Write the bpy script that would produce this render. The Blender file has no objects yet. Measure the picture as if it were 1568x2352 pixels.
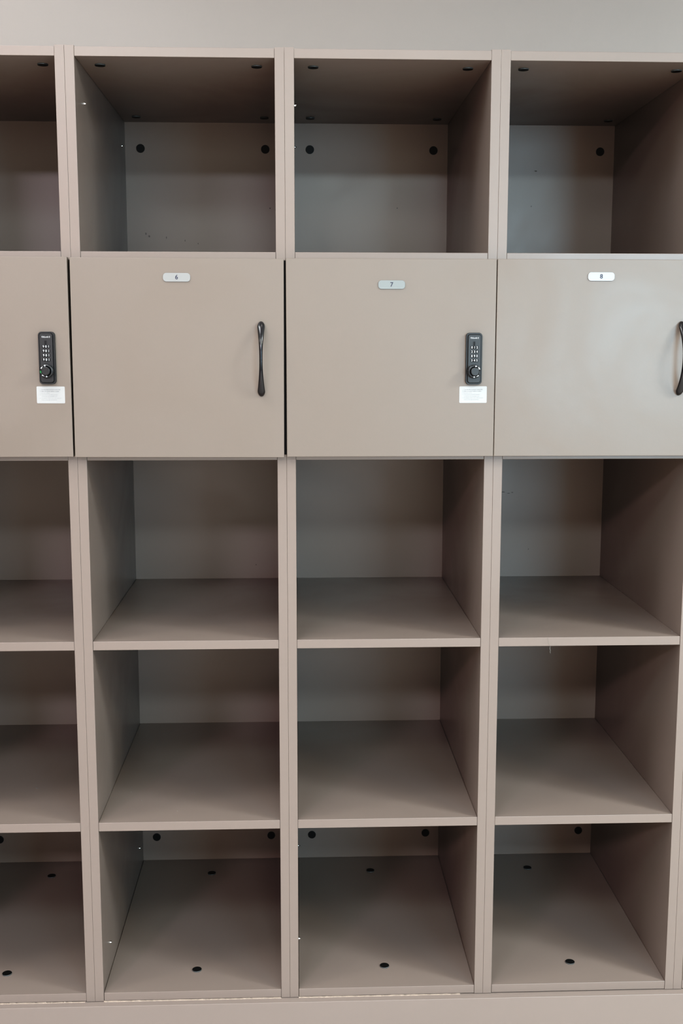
import bpy, bmesh, math, random
from mathutils import Vector, Matrix

random.seed(7)
PI = math.pi
sc = bpy.context.scene
COL = sc.collection

# ------------------------------------------------------------------ helpers
def obj(name, bm, mats, parent=None, smooth=False):
    """links one bmesh as ONE mesh object"""
    me = bpy.data.meshes.new(name)
    bm.normal_update()
    bm.to_mesh(me)
    bm.free()
    for m in (mats if isinstance(mats, (list, tuple)) else [mats]):
        me.materials.append(m)
    if smooth:
        for p in me.polygons:
            p.use_smooth = True
    o = bpy.data.objects.new(name, me)
    COL.objects.link(o)
    if parent is not None:
        o.parent = parent
    return o


def empty(name, loc, label, cat, group=None):
    o = bpy.data.objects.new(name, None)
    o.empty_display_size = 0.1
    COL.objects.link(o)
    o.location = loc
    tag(o, label, cat, group)
    return o


def tag(o, label=None, cat=None, group=None, kind=None):
    if label: o['label'] = label
    if cat: o['category'] = cat
    if group: o['group'] = group
    if kind: o['kind'] = kind
    return o


def add_box(bm, x0, x1, y0, y1, z0, z1, bev=0.0, seg=2, mi=0):
    t = bmesh.new()
    bmesh.ops.create_cube(t, size=1.0)
    for v in t.verts:
        v.co = Vector(((x0 + x1) / 2 + v.co.x * (x1 - x0), (y0 + y1) / 2 + v.co.y * (y1 - y0), (z0 + z1) / 2 + v.co.z * (z1 - z0)))
    if bev > 0:
        bmesh.ops.bevel(t, geom=t.edges[:], offset=bev, segments=seg, profile=0.5, affect='EDGES')
    merge(bm, t, mi=mi)


def merge(bm, t, M=None, mi=None):
    if M is not None:
        bmesh.ops.transform(t, matrix=M, verts=t.verts[:])
    vm = {}
    for v in t.verts:
        vm[v] = bm.verts.new(v.co)
    for f in t.faces:
        try:
            nf = bm.faces.new([vm[v] for v in f.verts])
        except ValueError:
            continue
        nf.material_index = f.material_index if mi is None else mi
        nf.smooth = f.smooth
    t.free()


def box(name, mats, parent, *a, **k):
    bm = bmesh.new()
    add_box(bm, *a, **k)
    return obj(name, bm, mats, parent)


def rrect(w, h, r, n=6):
    """rounded rectangle outline in x/z, centred, counter-clockwise seen from the front"""
    pts = []
    for cx, cz, a0 in ((w/2-r, h/2-r, 0), (-w/2+r, h/2-r, 90), (-w/2+r, -h/2+r, 180), (w/2-r, -h/2+r, 270)):
        for i in range(n + 1):
            a = math.radians(a0 + 90 * i / n)
            pts.append((cx + r * math.cos(a), cz + r * math.sin(a)))
    return pts


def loft(bm, rings, cap0=True, cap1=True, mi=0, smooth=False):
    """rings: lists of equally many 3-D points, joined in order"""
    vr = [[bm.verts.new(p) for p in ring] for ring in rings]
    n = len(vr[0])
    for a, b in zip(vr, vr[1:]):
        for i in range(n):
            f = bm.faces.new((a[i], a[(i+1) % n], b[(i+1) % n], b[i]))
            f.material_index = mi; f.smooth = smooth
    if cap0:
        f = bm.faces.new(list(reversed(vr[0]))); f.material_index = mi
    if cap1:
        f = bm.faces.new(vr[-1]); f.material_index = mi


def plate_rings(layers, cx=0, cz=0, n=6):
    """layers: (w, h, r, y) -> rings"""
    return [[(cx + px, y, cz + pz) for px, pz in rrect(w, h, r, n)] for (w, h, r, y) in layers]


def circ(r, c, axis, n=32, off=0.0):
    out = []
    for i in range(n):
        a = 2 * PI * i / n + off
        u, v = r * math.cos(a), r * math.sin(a)
        out.append({'x': (c[0], c[1]+u, c[2]+v), 'y': (c[0]+u, c[1], c[2]+v), 'z': (c[0]+u, c[1]+v, c[2])}[axis])
    return out


def lathe(bm, prof, c, axis, n=32, mi=0, smooth=True):
    """prof: (radius, distance along the axis)"""
    k = 'xyz'.index(axis)
    rings = []
    for r, d in prof:
        cc = list(c); cc[k] += d
        rings.append(circ(r, cc, axis, n))
    loft(bm, rings, mi=mi, smooth=smooth)


def tube(bm, pts, r, n=8):
    rings = []
    for i, p in enumerate(pts):
        p = Vector(p)
        d = (Vector(pts[min(i+1, len(pts)-1)]) - Vector(pts[max(i-1, 0)])).normalized()
        s = d.cross(Vector((0, 1, 0)))
        s = s.normalized() if s.length > 1e-5 else Vector((1, 0, 0))
        t = d.cross(s).normalized()
        rr = r[i] if isinstance(r, (list, tuple)) else r
        rings.append([tuple(p + rr * (math.cos(2*PI*k/n) * s + math.sin(2*PI*k/n) * t)) for k in range(n)])
    loft(bm, rings, smooth=True)


def text_bm(bm, s, x, y, z, size, align='CENTER', bold=0.0, extrude=0.0001, sx=1.0, mi=0, weight=0.0):
    """lettering standing upright, facing -y"""
    cu = bpy.data.curves.new('lettering', 'FONT')
    cu.body = s
    cu.size = size
    cu.align_x = align
    cu.align_y = 'CENTER'
    cu.extrude = extrude
    cu.offset = weight
    cu.resolution_u = 3
    to = bpy.data.objects.new('lettering', cu)
    COL.objects.link(to)
    dg = bpy.context.evaluated_depsgraph_get()
    me = bpy.data.meshes.new_from_object(to.evaluated_get(dg))
    bpy.data.objects.remove(to)
    bpy.data.curves.remove(cu)
    t = bmesh.new()
    t.from_mesh(me)
    bpy.data.meshes.remove(me)
    M = Matrix.Translation((x, y, z)) @ Matrix.Rotation(PI/2, 4, 'X') @ Matrix.Diagonal((sx, 1, 1, 1))
    merge(bm, t, M, mi)


# ---------------------------------------------------------------- materials
def srgb(r, g, b):
    f = lambda c: (c/255/12.92) if c/255 <= 0.04045 else ((c/255 + 0.055) / 1.055) ** 2.4
    return (f(r), f(g), f(b), 1)


def mat(name, col, rough=0.5, metal=0.0, spec=0.5, noise=0.0, nscale=4.0, bump=0.0, bscale=300.0, rvar=0.0):
    m = bpy.data.materials.new(name)
    m.use_nodes = True
    nt = m.node_tree
    b = nt.nodes['Principled BSDF']
    b.inputs['Base Color'].default_value = col
    b.inputs['Roughness'].default_value = rough
    b.inputs['Metallic'].default_value = metal
    b.inputs['Specular IOR Level'].default_value = spec
    tc = nt.nodes.new('ShaderNodeTexCoord')
    geo = nt.nodes.new('ShaderNodeNewGeometry')
    if noise > 0 or rvar > 0:
        n = nt.nodes.new('ShaderNodeTexNoise')
        n.inputs['Scale'].default_value = nscale
        n.inputs['Detail'].default_value = 5
        n.inputs['Roughness'].default_value = 0.55
        n.inputs['Distortion'].default_value = 0.8
        nt.links.new(geo.outputs['Position'], n.inputs['Vector'])
        if noise > 0:
            mr = nt.nodes.new('ShaderNodeMapRange')
            mr.inputs['From Min'].default_value = 0.3
            mr.inputs['From Max'].default_value = 0.7
            mr.inputs['To Min'].default_value = 1 - noise
            mr.inputs['To Max'].default_value = 1 + noise
            nt.links.new(n.outputs['Fac'], mr.inputs['Value'])
            mx = nt.nodes.new('ShaderNodeMix')
            mx.data_type = 'RGBA'; mx.blend_type = 'MULTIPLY'
            mx.inputs[0].default_value = 1.0
            mx.inputs[6].default_value = col
            nt.links.new(mr.outputs['Result'], mx.inputs[7])
            nt.links.new(mx.outputs[2], b.inputs['Base Color'])
        if rvar > 0:
            mr2 = nt.nodes.new('ShaderNodeMapRange')
            mr2.inputs['From Min'].default_value = 0.35
            mr2.inputs['From Max'].default_value = 0.65
            mr2.inputs['To Min'].default_value = rough - rvar
            mr2.inputs['To Max'].default_value = rough + rvar
            nt.links.new(n.outputs['Fac'], mr2.inputs['Value'])
            nt.links.new(mr2.outputs['Result'], b.inputs['Roughness'])
    if bump > 0:
        n2 = nt.nodes.new('ShaderNodeTexNoise')
        n2.inputs['Scale'].default_value = bscale
        n2.inputs['Detail'].default_value = 3
        nt.links.new(geo.outputs['Position'], n2.inputs['Vector'])
        bp = nt.nodes.new('ShaderNodeBump')
        bp.inputs['Strength'].default_value = bump
        bp.inputs['Distance'].default_value = 0.001
        nt.links.new(n2.outputs['Fac'], bp.inputs['Height'])
        nt.links.new(bp.outputs['Normal'], b.inputs['Normal'])
    return m


TAUPE = (0.214, 0.173, 0.151, 1)
M_carc = mat('taupe_laminate', TAUPE, rough=0.34, spec=0.5, noise=0.012, nscale=3, rvar=0.05)
M_door = mat('taupe_door_paint', (0.184, 0.151, 0.127, 1), rough=0.40, spec=0.5, noise=0.015, nscale=3.5, rvar=0.07, bump=0.05, bscale=250)
M_plinth = mat('plinth_paint', (0.238, 0.196, 0.174, 1), rough=0.40, spec=0.5, noise=0.012, nscale=3, rvar=0.05)
M_wall = mat('painted_wall', (0.305, 0.266, 0.242, 1), rough=0.40, spec=0.5, noise=0.012, nscale=2, bump=0.12, bscale=130)
M_scuff = mat('scuff_grey', (0.115, 0.095, 0.086, 1), rough=0.7)
M_capface = mat('black_plastic', (0.008, 0.008, 0.008, 1), rough=0.5, spec=0.3)
M_caprim = mat('grey_cap_rim', (0.09, 0.095, 0.095, 1), rough=0.35, spec=0.5)
M_bolt = mat('bright_bolt_metal', (0.95, 0.97, 0.98, 1), rough=0.12, metal=1.0)
M_handle = mat('black_satin_metal', (0.008, 0.008, 0.010, 1), rough=0.20, spec=0.55)
M_lock = mat('charcoal_plastic', (0.013, 0.014, 0.016, 1), rough=0.38, spec=0.5)
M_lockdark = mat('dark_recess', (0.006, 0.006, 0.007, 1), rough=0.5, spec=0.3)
M_knob = mat('knob_plastic', (0.011, 0.0115, 0.013, 1), rough=0.34, spec=0.5)
M_white = mat('white_print', (0.45, 0.45, 0.46, 1), rough=0.5)
M_ghost = mat('grey_print', (0.33, 0.34, 0.37, 1), rough=0.5)
M_green = mat('green_marker', (0.01, 0.28, 0.07, 1), rough=0.4)
M_sticker = mat('white_paper', (0.37, 0.37, 0.37, 1), rough=0.4)
M_print = mat('pale_grey_print', (0.275, 0.28, 0.285, 1), rough=0.5)
M_print2 = mat('grey_print_dark', (0.15, 0.16, 0.17, 1), rough=0.5)
M_plate = mat('brushed_plate', (0.256, 0.258, 0.256, 1), rough=0.35, metal=0.0, spec=0.5)
M_plate7_dim = mat('plate_dim_light_tone', (0.205, 0.222, 0.222, 1), rough=0.35, spec=0.5)  # same plate material, its weaker light put into the colour
M_plate8_glare = mat('plate_glare_tone', (0.335, 0.335, 0.338, 1), rough=0.35, spec=0.5)  # same plate material, window glare painted in as a whiter colour
M_navy = mat('navy_print', (0.016, 0.017, 0.045, 1), rough=0.5)
M_chip = mat('chipped_board', (0.40, 0.33, 0.275, 1), rough=0.8, noise=0.25, nscale=90)
M_lint = mat('pale_lint', (0.24, 0.24, 0.225, 1), rough=0.9)
M_floor = mat('floor_vinyl', (0.48, 0.43, 0.39, 1), rough=0.5, noise=0.04, nscale=6)
M_ceil = mat('ceiling_white', (0.75, 0.74, 0.72, 1), rough=0.9, bump=0.2, bscale=200)

# ------------------------------------------------------------------ setting
T = 0.018                       # board thickness
DEP = 0.6188                    # inside depth
ZTOP = 1.9019
SEAMS = [-0.4060, 0.0, 0.4054, 0.8115, 1.2184, 1.6240]
GAP = 0.0003

def struct(name, m, *a):
    o = box(name, m, None, *a)
    o['kind'] = 'structure'
    return o

struct('wall_back', M_wall, -3.6, 4.6, 0.634, 0.734, -0.12, 2.70)
struct('floor', M_floor, -3.6, 4.6, -5.2, 0.634, -0.22, -0.12)
struct('ceiling', M_ceil, -3.6, 4.6, -5.2, 0.634, 2.70, 2.80)

# plinth under the whole run, its front standing a little proud of the cabinets
pl = empty('cabinet_plinth', (0.6, 0.3, -0.12), 'long taupe base board running under all of the cabinet columns', 'plinth')
box('base_board', M_plinth, pl, -1.02, 1.04, -0.3168, 0.322, 0.0, 0.1192, bev=0.0009, seg=2)

# raw chipped edge line where the cabinets meet the plinth
def chipped_edge(parent, x0, x1, dens=1.0):
    """one thin jagged ribbon"""
    bm = bmesh.new()
    x, prev, h = x0, None, 0.0012
    while x <= x1:
        if random.random() < 0.35:
            h = random.uniform(0.0005, 0.0013) if random.random() < dens else 0.0001
        hh = h * random.uniform(0.8, 1.15)
        y = -0.0012 - random.uniform(0, 0.0005)
        cur = [bm.verts.new(p) for p in ((x, y, -0.0008), (x, y, -0.0008 + hh), (x, 0.003, -0.0008 + hh))]
        if prev:
            bm.faces.new((prev[0], cur[0], cur[1], prev[1]))
            bm.faces.new((prev[1], cur[1], cur[2], prev[2]))
        prev = cur
        x += random.uniform(0.0012, 0.004)
    o = obj('chipped_edge', bm, M_chip, parent)
    o['label'] = 'pale chipped raw edge along the bottom board'
    return o

# ------------------------------------------------------------------ cabinets
def cover_caps(name, parent, pts, axis, sgn):
    """black round caps standing a little out of the board"""
    for p in pts:
        bm = bmesh.new()
        h = 0.0022 * sgn
        lathe(bm, [(0.0100, -0.0005 * sgn), (0.0101, h * 0.7), (0.0098, h)], p, axis, 32, mi=1)
        k = 'xyz'.index(axis)
        c = list(p); c[k] += h + 0.00008 * sgn
        f = bm.faces.new([bm.verts.new(q) for q in circ(0.0099, c, axis, 32)])
        f.material_index = 0
        bmesh.ops.recalc_face_normals(bm, faces=bm.faces[:])
        o = obj(name, bm, [M_capface, M_caprim], parent)
        o['label'] = 'black round cover cap'


def connector_bolts(parent, x, pts):
    for y, z in pts:
        bm = bmesh.new()
        lathe(bm, [(0.0030, -0.001), (0.0030, 0.0012), (0.0023, 0.0026), (0.0019, 0.0042), (0.0008, 0.0048)], (x, y, z), 'x', 16)
        bmesh.ops.recalc_face_normals(bm, faces=bm.faces[:])
        o = obj('connector_bolt', bm, M_bolt, parent)
        o['label'] = 'small shiny metal bolt tip'


SHELVES = [('shelf', 1.5117, 1.5295), ('shelf', 1.1322, 1.1500), ('shelf', 0.7528, 0.7706), ('shelf', 0.3732, 0.3915)]
SCUFFS = {7: [(0.2669, 1.686, 0.0016, 0.0016)],
          8: [(0.198, 1.7754, 0.003, 0.0015), (0.189, 1.692, 0.0015, 0.0015), (0.135, 0.9882, 0.005, 0.0012), (0.149, 0.9848, 0.004, 0.0010), (0.158, 0.987, 0.003, 0.0012), (0.2029, 0.8412, 0.0014, 0.0014)],
          6: [(0.3206, 0.8053, 0.0016, 0.0016), (0.0628, 1.6223, 0.0016, 0.0030), (0.0705, 1.6165, 0.0022, 0.0026), (0.1119, 1.6135, 0.0012, 0.0028), (0.1569, 1.6065, 0.0012, 0.0026), (0.1884, 1.5995, 0.0012, 0.0018), (0.3633, 1.684, 0.0022, 0.0020)]}


def make_cabinet(k, label):
    x0, x1 = SEAMS[k - 5], SEAMS[k - 4]
    w = x1 - x0
    root = empty('locker_cabinet', (x0, 0, 0), label, 'cabinet', 'taupe cabinet columns standing side by side')
    a, b = GAP / 2, w - GAP / 2            # outer faces
    ia, ib = T, w - T                      # inner faces
    sl = box('side_panel', M_carc, root, a, ia, 0.0, DEP + 0.008, 0.0004, ZTOP, bev=0.0004)
    box('side_panel', M_carc, root, ib, b, 0.0, DEP + 0.008, 0.0004, ZTOP - (0.0004 if k == 6 else 0.0), bev=0.0004)
    connector_bolts(sl, ia, [(0.0866, 1.8155), (0.5622, 1.8174), (0.5479, 0.0850), (0.0880, 0.0836)])
    top = box('top_panel', M_carc, root, ia + 0.0002, ib - 0.0002, 0.0006, DEP, 1.8825, 1.8996, bev=0.0006)
    cover_caps('cover_cap', top, [(0.0548, 0.0640, 1.8825), (w - 0.0532, 0.0640, 1.8825), (0.0550, 0.5525, 1.8825), (w - 0.0525, 0.5525, 1.8825)], 'z', -1)
    for nm, za, zb in SHELVES:
        box(nm, M_carc, root, ia + 0.0004, ib - 0.0004, 0.0008, DEP, za, zb, bev=0.0006)
    bot = box('bottom_panel', M_carc, root, ia + 0.0008, ib - 0.0004, 0.0008, DEP, 0.0012, 0.0188, bev=0.0006)
    cover_caps('cover_cap', bot, [(w / 2 + 0.0015, 0.0815, 0.0188), (w / 2 + 0.0, 0.5350, 0.0188)], 'z', 1)
    for sa, sb in ((a, a + 0.0030), (b - 0.0045, b)):          # added dark strip painting the shade inside the door gap
        shade_box = box('gap_shade_strip', M_lockdark, root, sa, sb, -0.0014, -0.0001, 1.1430, 1.5140)
        shade_box['label'] = 'thin black strip standing in for shade in the door gap'
    bm = bmesh.new()
    add_box(bm, ia - 0.004, ib + 0.004, DEP, DEP + 0.007, 0.004, 1.897)
    for sx, sz, sw, sh in SCUFFS.get(k, []):
        pts = [(sx + sw * random.uniform(.7, 1.2) * math.cos(t), DEP - 0.00015, sz + sh * random.uniform(.7, 1.2) * math.sin(t)) for t in [2 * PI * i / 9 for i in range(9)]]
        f = bm.faces.new([bm.verts.new(p) for p in pts])
        f.material_index = 1
    back = obj('back_panel', bm, [M_carc, M_scuff], root)
    cover_caps('cover_cap', back, [(0.0548, DEP, 1.8217), (w - 0.0526, DEP, 1.8217), (0.0543, DEP, 0.0822), (w - 0.0525, DEP, 0.0822)], 'y', -1)
    if k in (5, 6):
        chipped_edge(root, ia, ib, 1.0 if k == 6 else 0.75)
    elif k == 7:
        chipped_edge(root, ia, ib * 0.93, 1.0)
    return root


DW, DH, DT = 0.4008, 0.3763, 0.018


def make_door(root, xl, xr, zc, rot=0.0):
    """door centred on its own origin (front face at y = 0)"""
    w = xr - xl
    d = box('door', M_door, root, -w/2, w/2, 0.0, DT, -DH/2, DH/2, bev=0.0009, seg=3)
    d.location = ((xl + xr) / 2, -0.0210, zc)
    d.rotation_euler = (0, rot, 0)
    return d


def make_handle(door, x, z):
    bm = bmesh.new()
    rings = []
    N, n = 56, 24
    H = 0.0712
    for i in range(N + 1):
        t = -1 + 2 * i / N
        t = max(-0.9985, min(0.9985, math.sin(t * PI / 2)))      # denser towards the tips
        s = abs(t)
        zz = t * H
        # bow of the grip: on the door at the ends, farthest out in the middle
        yo = -0.0245 * (1 - s ** 2.3) - 0.0012
        wid = 0.0030 + (0.0073 - 0.0030) * max(0.0, (s - 0.08) / 0.78) ** 1.7 if s < 0.86 else 0.0073
        if s > 0.84:
            wid *= math.sqrt(max(0.0, 1 - ((s - 0.84) / 0.1605) ** 2))
            wid = max(wid, 0.0004)
        dep = 0.0029 + 0.0034 * s ** 1.5
        if s > 0.86:
            dep *= max(0.15, math.sqrt(max(0, 1 - ((s - 0.86) / 0.1405) ** 2)))
        # feet widen back to the door surface
        yb = yo + dep
        foot = max(0.0, (s - 0.74) / 0.26)
        ring = []
        for j in range(n):
            a = 2 * PI * j / n
            px = wid * math.cos(a)
            py = math.sin(a)
            yy = yo - dep * py if py > 0 else yo + (dep + foot * max(0, -yo - dep)) * (-py)
            ring.append((x + px, min(yy, 0.0002), z + zz))
        rings.append(ring)
    loft(bm, rings, smooth=True)
    bmesh.ops.recalc_face_normals(bm, faces=bm.faces[:])
    o = obj('handle', bm, M_handle, door)
    o['label'] = 'black curved bow handle'


def make_plate(door, x, z, digit, m):
    bm = bmesh.new()
    loft(bm, plate_rings([(0.0512, 0.0160, 0.0062, 0.0), (0.0516, 0.0164, 0.0064, -0.0014), (0.0508, 0.0156, 0.0060, -0.0020)], x, z, 10))
    bmesh.ops.recalc_face_normals(bm, faces=bm.faces[:])
    o = obj('number_plate', bm, m, door)
    o['label'] = 'small pale number plate reading ' + digit
    bm = bmesh.new()
    text_bm(bm, digit, x, -0.0021, z, 0.0116, weight=0.00018, extrude=0.00008)
    o = obj('number', bm, M_navy, door)
    o['label'] = 'dark blue digit ' + digit


def make_lock(door, x, z, rows, turn):
    """combination lock, centre (x, z) on the door's front face; turn: radians the knob is turned"""
    bm = bmesh.new()
    W, Hh = 0.0312, 0.0985
    loft(bm, plate_rings([(W, Hh, 0.0068, 0.0), (W, Hh, 0.0068, -0.0062), (W - 0.0012, Hh - 0.0012, 0.0064, -0.0072),
                          (W - 0.0040, Hh - 0.0042, 0.0052, -0.0072), (W - 0.0046, Hh - 0.0048, 0.0050, -0.0064), (W - 0.0056, Hh - 0.0058, 0.0046, -0.0064),
                          (W - 0.0064, Hh - 0.0068, 0.0044, -0.0092), (W - 0.0078, Hh - 0.0084, 0.0040, -0.0106)], x, z, 8), smooth=False)
    yf = -0.0106
    bmesh.ops.recalc_face_normals(bm, faces=bm.faces[:])
    o = obj('lock_housing', bm, M_lock, door)
    o['label'] = 'black upright lock housing with rounded corners'
    # writing above the dials
    bm = bmesh.new()
    text_bm(bm, 'KitLock', x - 0.0014, yf - 0.0001, z + 0.0393, 0.0044, weight=0.00008, sx=0.92)
    for (bx0, bx1, bz0, bz1) in ((0.0062, 0.0066, -0.0018, 0.0018), (0.0062, 0.0078, 0.0014, 0.0018), (0.0062, 0.0078, -0.0018, -0.0014), (0.0074, 0.0078, -0.0018, 0.0018), (0.0068, 0.0071, -0.0009, 0.0009)):
        add_box(bm, x + bx0, x + bx1, yf - 0.00025, yf, z + 0.0393 + bz0, z + 0.0393 + bz1)
    obj('lock_lettering', bm, M_white, door)
    # groove running down through the dials
    bm = bmesh.new()
    add_box(bm, x - 0.0031, x - 0.0027, yf - 0.0005, yf + 0.001, z + 0.0245, z + 0.0325)
    add_box(bm, x + 0.0013, x + 0.0017, yf - 0.0005, yf + 0.001, z + 0.0245, z + 0.0325)
    add_box(bm, x - 0.0027, x + 0.0013, yf - 0.0003, yf + 0.001, z + 0.0245, z + 0.0325, mi=1)
    obj('lock_slot', bm, [M_lock, M_lockdark], door)
    # four number dials, each a curved wheel seen in its window
    for r, row in enumerate(rows):
        zc = z + 0.0213 - r * 0.0082
        bm = bmesh.new()
        add_box(bm, x - 0.0075, x + 0.0075, yf - 0.0002, yf + 0.001, zc - 0.0030, zc + 0.0030, bev=0.0004, mi=1)
        rings = []
        for i in range(9):
            a = math.radians(-55 + 110 * i / 8)
            px, py = 0.0082 * math.sin(a), yf + 0.0033 - 0.0045 * math.cos(a)
            rings.append([(x + px, py, zc - 0.0024), (x + px, py, zc + 0.0024), (x + px, py + 0.003, zc + 0.0024), (x + px, py + 0.003, zc - 0.0024)])
        loft(bm, rings, mi=1)
        bmesh.ops.recalc_face_normals(bm, faces=bm.faces[:])
        for ch, px in zip(row, (-0.0049, 0.0, 0.0049)):
            text_bm(bm, ch, x + px, yf - (0.0015 if px == 0 else 0.0009), zc, 0.0060, weight=0.00014, extrude=0.00012, sx=1.0 if px == 0 else 0.9, mi=0)
        obj('number_dial', bm, [M_white, M_lockdark], door)
    # turning knob
    kx, kz = x + 0.0, z - 0.0243
    bm = bmesh.new()
    lathe(bm, [(0.0092, yf), (0.0092, yf - 0.0022)], (kx, 0, kz), 'y', 40)
    # gripping ring: a wide collar with a notch cut out of its rim
    notch = math.radians(17)
    NA = 64
    def arc(r, y, a0, a1):
        return [(kx + r * math.cos(a0 + (a1 - a0) * i / NA + turn), y, kz + r * math.sin(a0 + (a1 - a0) * i / NA + turn)) for i in range(NA + 1)]
    prof = [(0.0090, yf - 0.0022), (0.0124, yf - 0.0024), (0.0127, yf - 0.0032), (0.0127, yf - 0.0064), (0.0121, yf - 0.0074), (0.0078, yf - 0.0078), (0.0090, yf - 0.0022)]
    cols = [[bm.verts.new(p) for p in arc(r, y, notch, 2*PI - notch)] for r, y in prof[:-1]]
    for ci in range(len(cols)):
        A, B = cols[ci], cols[(ci + 1) % len(cols)]
        for i in range(NA):
            f = bm.faces.new((A[i], A[i+1], B[i+1], B[i])); f.smooth = ci not in (0, 5)
    bm.faces.new([c[0] for c in cols]); bm.faces.new([c[-1] for c in reversed(cols)])
    # finger teeth on the side opposite the notch
    for q in range(-3, 4):
        a = turn + PI + math.radians(13 * q)
        c, s = math.cos(a), math.sin(a)
        t = bmesh.new()
        add_box(t, -0.0008, 0.0008, yf - 0.0068, yf - 0.0026, -0.0006, 0.0006, bev=0.0003)
        merge(bm, t, Matrix.Translation((kx + 0.0129 * c, 0, kz + 0.0129 * s)) @ Matrix.Rotation(-a, 4, 'Y'))
    # raised round centre button
    lathe(bm, [(0.0084, yf - 0.0070), (0.0082, yf - 0.0124), (0.0078, yf - 0.0134), (0.0070, yf - 0.0137)], (kx, 0, kz), 'y', 40)
    bmesh.ops.recalc_face_normals(bm, faces=bm.faces[:])
    o = obj('lock_knob', bm, M_knob, door)
    o['label'] = 'round black turning knob'
    # white marks on the collar: a dot and a key-like padlock mark either side of the notch
    bm = bmesh.new()
    yk = yf - 0.0080
    for sg in (1, -1):
        a = turn + sg * math.radians(86)
        p = (kx + 0.0103 * math.cos(a), yk, kz + 0.0103 * math.sin(a))
        loft(bm, [circ(0.0015, (p[0], yk + 0.0003, p[2]), 'y', 16), circ(0.0015, p, 'y', 16)])
        # key mark: a tapering bar bent along the collar with a wider bow at one end
        a0, a1 = (math.radians(62), math.radians(34))
        inner, outer, N2 = [], [], 8
        for i in range(N2 + 1):
            aa = turn + sg * (a0 + (a1 - a0) * i / N2)
            hw = 0.0005 if i < 4 else 0.0011
            inner.append((kx + (0.0103 - hw) * math.cos(aa), yk, kz + (0.0103 - hw) * math.sin(aa)))
            outer.append((kx + (0.0103 + hw) * math.cos(aa), yk, kz + (0.0103 + hw) * math.sin(aa)))
        vi = [bm.verts.new(p) for p in inner]; vo = [bm.verts.new(p) for p in outer]
        for i in range(N2):
            bm.faces.new((vi[i], vo[i], vo[i+1], vi[i+1]))
    bmesh.ops.recalc_face_normals(bm, faces=bm.faces[:])
    obj('knob_marks', bm, M_white, door)
    if abs(turn) > 1:
        bm = bmesh.new()
        t = bmesh.new()
        add_box(t, -0.0018, 0.0018, yf - 0.0045, yf - 0.0020, -0.0022, 0.0022, bev=0.0002)
        merge(bm, t, Matrix.Translation((kx + 0.0104 * math.cos(turn), 0, kz + 0.0104 * math.sin(turn))))
        o = obj('lock_marker', bm, M_green, door)
        o['label'] = 'green marker in the knob notch'


STICKER_LINES = ['1  Turn the dial to present combo 000', '2  Make sure green marker is visible', '3  Set your combo', '4  Turn knob to the left (counter',
                 '    clockwise) and scramble code', '5  To unlock / enter your code and turn', '    knob to the right (clockwise)']


def make_sticker(door, x, z, rot):
    bm = bmesh.new()
    M = Matrix.Translation((x, 0, z)) @ Matrix.Rotation(rot, 4, 'Y')
    t = bmesh.new()
    loft(t, plate_rings([(0.0532, 0.0320, 0.0018, 0.0), (0.0532, 0.0320, 0.0018, -0.0003)], 0, 0, 5))
    bmesh.ops.recalc_face_normals(t, faces=t.faces[:])
    merge(bm, t, M, 0)
    t = bmesh.new()
    for i, s in enumerate(STICKER_LINES):
        text_bm(t, s, -0.0205, -0.00036, 0.0098 - 0.0032 * i, 0.0026, align='LEFT', extrude=0.00003, sx=0.95, mi=2 if i < 2 else 1)
    merge(bm, t, M)
    o = obj('instruction_sticker', bm, [M_sticker, M_print, M_print2], door)
    o['label'] = 'white instruction sticker with rows of faint small print'


cab = {}
for k, lab in ((5, 'taupe cabinet column cut off by the left edge of the photo, its lock reading 901'),
               (6, 'taupe cabinet column whose door carries plate 6 and a black handle'),
               (7, 'taupe cabinet column whose door carries plate 7 and a combination lock'),
               (8, 'taupe cabinet column whose door carries plate 8 in a glare-whitened colour'),
               (9, 'taupe cabinet column of which a sliver shows at the lower right edge')):
    cab[k] = make_cabinet(k, lab)

ZC = 1.3287
def local(k, wx): return wx - SEAMS[k - 5]

# column 5: lock and sticker
d = make_door(cab[5], 0.0045, local(5, -0.0036), 1.3296, 0.0)
dcx = SEAMS[0] + d.location.x
make_lock(d, -0.0455 - dcx, 1.3298 - d.location.z, ['901', '901', '901', '901'], math.radians(188))
make_sticker(d, -0.0421 - dcx, 1.2601 - d.location.z, 0.004)
# column 6: plate and handle
d = make_door(cab[6], 0.0005, local(6, 0.4016), 1.3281, 0.0040)
dcx = SEAMS[1] + d.location.x
make_plate(d, 0.2000 - dcx, 1.4804 - d.location.z, '6', M_plate)
make_handle(d, 0.3585 - dcx, 1.3283 - d.location.z)
# column 7: plate, lock, sticker
d = make_door(cab[7], local(7, 0.4062), local(7, 0.8074), 1.3284, -0.0003)
dcx = SEAMS[2] + d.location.x
make_plate(d, 0.6068 - dcx, 1.4679 - d.location.z, '7', M_plate7_dim)
make_lock(d, 0.7656 - dcx, 1.3286 - d.location.z, ['012', '234', '890', '345'], math.radians(-9))
make_sticker(d, 0.7659 - dcx, 1.2598 - d.location.z, -0.002)
# column 8: plate and handle
d = make_door(cab[8], local(8, 0.8087), local(8, 1.2150), 1.3284, 0.0008)
dcx = SEAMS[3] + d.location.x
make_plate(d, 1.0081 - dcx, 1.4842 - d.location.z, '8', M_plate8_glare)
make_handle(d, 1.1672 - dcx, 1.3292 - d.location.z)
# column 9: plain door, outside the photo
make_door(cab[9], 0.0006, 0.4020, 1.3284, 0.0)

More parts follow.
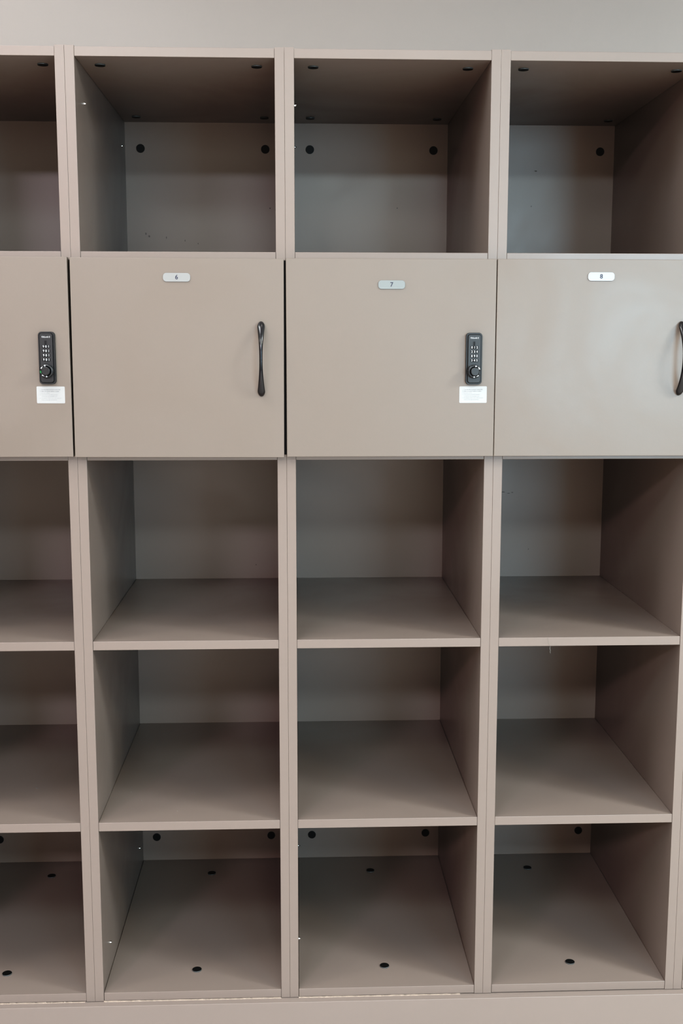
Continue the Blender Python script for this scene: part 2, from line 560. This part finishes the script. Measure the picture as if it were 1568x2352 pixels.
# ------------------------------------------------------ thread and lint
bm = bmesh.new()
P = [(0.9295, -0.0004, 0.7712), (0.9299, -0.0009, 0.7690), (0.9305, -0.0010, 0.7640), (0.9311, -0.0010, 0.7586), (0.9330, -0.0011, 0.7562), (0.9346, -0.0012, 0.7541), (0.9343, -0.0012, 0.7510),
     (0.9338, -0.0012, 0.7478), (0.9345, -0.0012, 0.7460), (0.9353, -0.0012, 0.7441), (0.9346, -0.0012, 0.7425), (0.9344, -0.0012, 0.7410), (0.9352, -0.0012, 0.7390), (0.9356, -0.0012, 0.7369)]
tube(bm, P, [0.00015]*6 + [0.00028]*6 + [0.0002, 0.0001], 6)
tag(obj('loose_thread', bm, M_lint), 'short pale crinkled thread hanging from a shelf edge below door 8', 'thread')

def specks(pts, z, label, r=0.0009):
    bm = bmesh.new()
    for x, y in pts:
        t = bmesh.new()
        bmesh.ops.create_icosphere(t, subdivisions=1, radius=r)
        for v in t.verts:
            v.co *= random.uniform(0.7, 1.2)
        M = Matrix.Translation((x, y, z + r * 0.62)) @ Matrix.Rotation(random.uniform(0, 3), 4, 'Z') @ Matrix.Diagonal((random.uniform(.9, 1.7), 1, 0.6, 1))
        merge(bm, t, M)
    tag(obj('dust_specks', bm, M_lint), label, 'dust', None, 'stuff')
specks([(1.1877, 0.086), (1.1965, 0.0413), (1.1976, 0.0280), (1.1955, 0.037)], 0.7706, 'pale dust specks in the corner of the shelf below door 8')
specks([(-0.0474, 0.0944)], 0.7706, 'pale dust speck on the upper open shelf left of cabinet 6')
specks([(0.7905, 0.0561), (0.7885, 0.064)], 0.7706, 'pale dust specks on the shelf below door 7')
specks([(0.061, 0.1618), (0.1941, 0.1519), (0.1997, 0.1517), (0.1721, 0.0545), (0.3781, 0.0092), (0.0902, 0.1128)], 0.3915, 'pale dust specks on the lowest raised shelf of cabinet 6')
specks([(-0.1506, 0.192), (-0.1490, 0.190), (-0.147, 0.1895)], 0.3915, 'pale fluff on the lowest raised shelf at the left edge')

# faint scratch line on the shelf below door 7
# ------------------------------------------------------------------- lights
def area(name, loc, size, energy, color=(1, 1, 1), rot=(0, 0, 0), spread=180):
    L = bpy.data.lights.new(name, 'AREA')
    L.shape = 'RECTANGLE'
    L.size, L.size_y = size
    L.energy = energy
    L.color = color
    L.spread = math.radians(spread)
    o = bpy.data.objects.new(name, L)
    COL.objects.link(o)
    o.location = loc
    o.rotation_euler = rot
    return o

# ceiling troffers: (x, y, watts, colour)
for lx, ly, lw, lc in ((-0.30, -0.90, 16, (1.0, 0.98, 1.0)), (-0.75, -0.45, 18, (0.94, 1.0, 1.0)), (0.62, -0.42, 3, (1.0, 0.93, 0.87)),
                       (-0.30, -2.40, 34, (0.78, 0.98, 1.0)), (0.80, -2.40, 10, (1.0, 0.8, 0.7)),
                       (-2.80, -1.50, 50, (1.0, 0.90, 0.78)), (3.20, -1.50, 150, (0.92, 1.0, 1.0)), (3.20, -2.40, 74, (1.0, 0.95, 0.78)),
                       (-1.60, -4.10, 140, (1.0, 0.82, 0.95)), (-0.30, -4.10, 16, (1.0, 0.8, 1.0)), (0.80, -4.10, 88, (0.78, 0.96, 1.0)), (2.00, -4.10, 28, (0.75, 0.98, 1.0))):
    area('ceiling_light', (lx, ly, 2.69), (0.6, 0.6), lw, lc)
# added fill lamp standing in for bounce off the wall opposite, and daylight from a window in it, to the right
area('far_fill_light', (0.3, -5.1, 1.3), (3.2, 2.4), 61, (1.0, 0.90, 0.80), (PI/2, 0, 0))
area('window_light', (2.85, -5.0, 1.55), (1.95, 1.5), 158, (0.56, 0.83, 1.0), (PI/2, 0, 0))

w = bpy.data.worlds.new('World')
sc.world = w
w.use_nodes = True
bg = w.node_tree.nodes['Background']
bg.inputs['Color'].default_value = (1.0, 0.94, 0.88, 1)
bg.inputs['Strength'].default_value = 0.015

# ------------------------------------------------------------------- camera
cd = bpy.data.cameras.new('Camera')
cam = bpy.data.objects.new('Camera', cd)
COL.objects.link(cam)
cd.sensor_fit = 'VERTICAL'
cd.sensor_height = 36.0
cd.sensor_width = 24.0
cd.lens = 2598.2533 / 2352 * 36.0
cd.clip_start = 0.01
cam.location = (0.42585629, -2.20547193, 1.348828)
cam.rotation_euler = (math.radians(81.7510969), math.radians(-0.03601), math.radians(-2.24796224))
sc.camera = cam

sc.view_settings.view_transform = 'Standard'
sc.view_settings.look = 'None'
# camera response: a soft toe that deepens the darkest tones
sc.view_settings.use_curve_mapping = True
cm = sc.view_settings.curve_mapping
cv = cm.curves[3]
for px, py in ((0.03, 0.0185), (0.0474, 0.0355), (0.0622, 0.053), (0.0757, 0.069), (0.105, 0.101), (0.16, 0.159), (0.5, 0.5)):
    cv.points.new(px, py)
cm.update()
sc.view_settings.exposure = -0.02
sc.view_settings.gamma = 0.86
sc.cycles.use_denoising = True
sc.cycles.max_bounces = 8
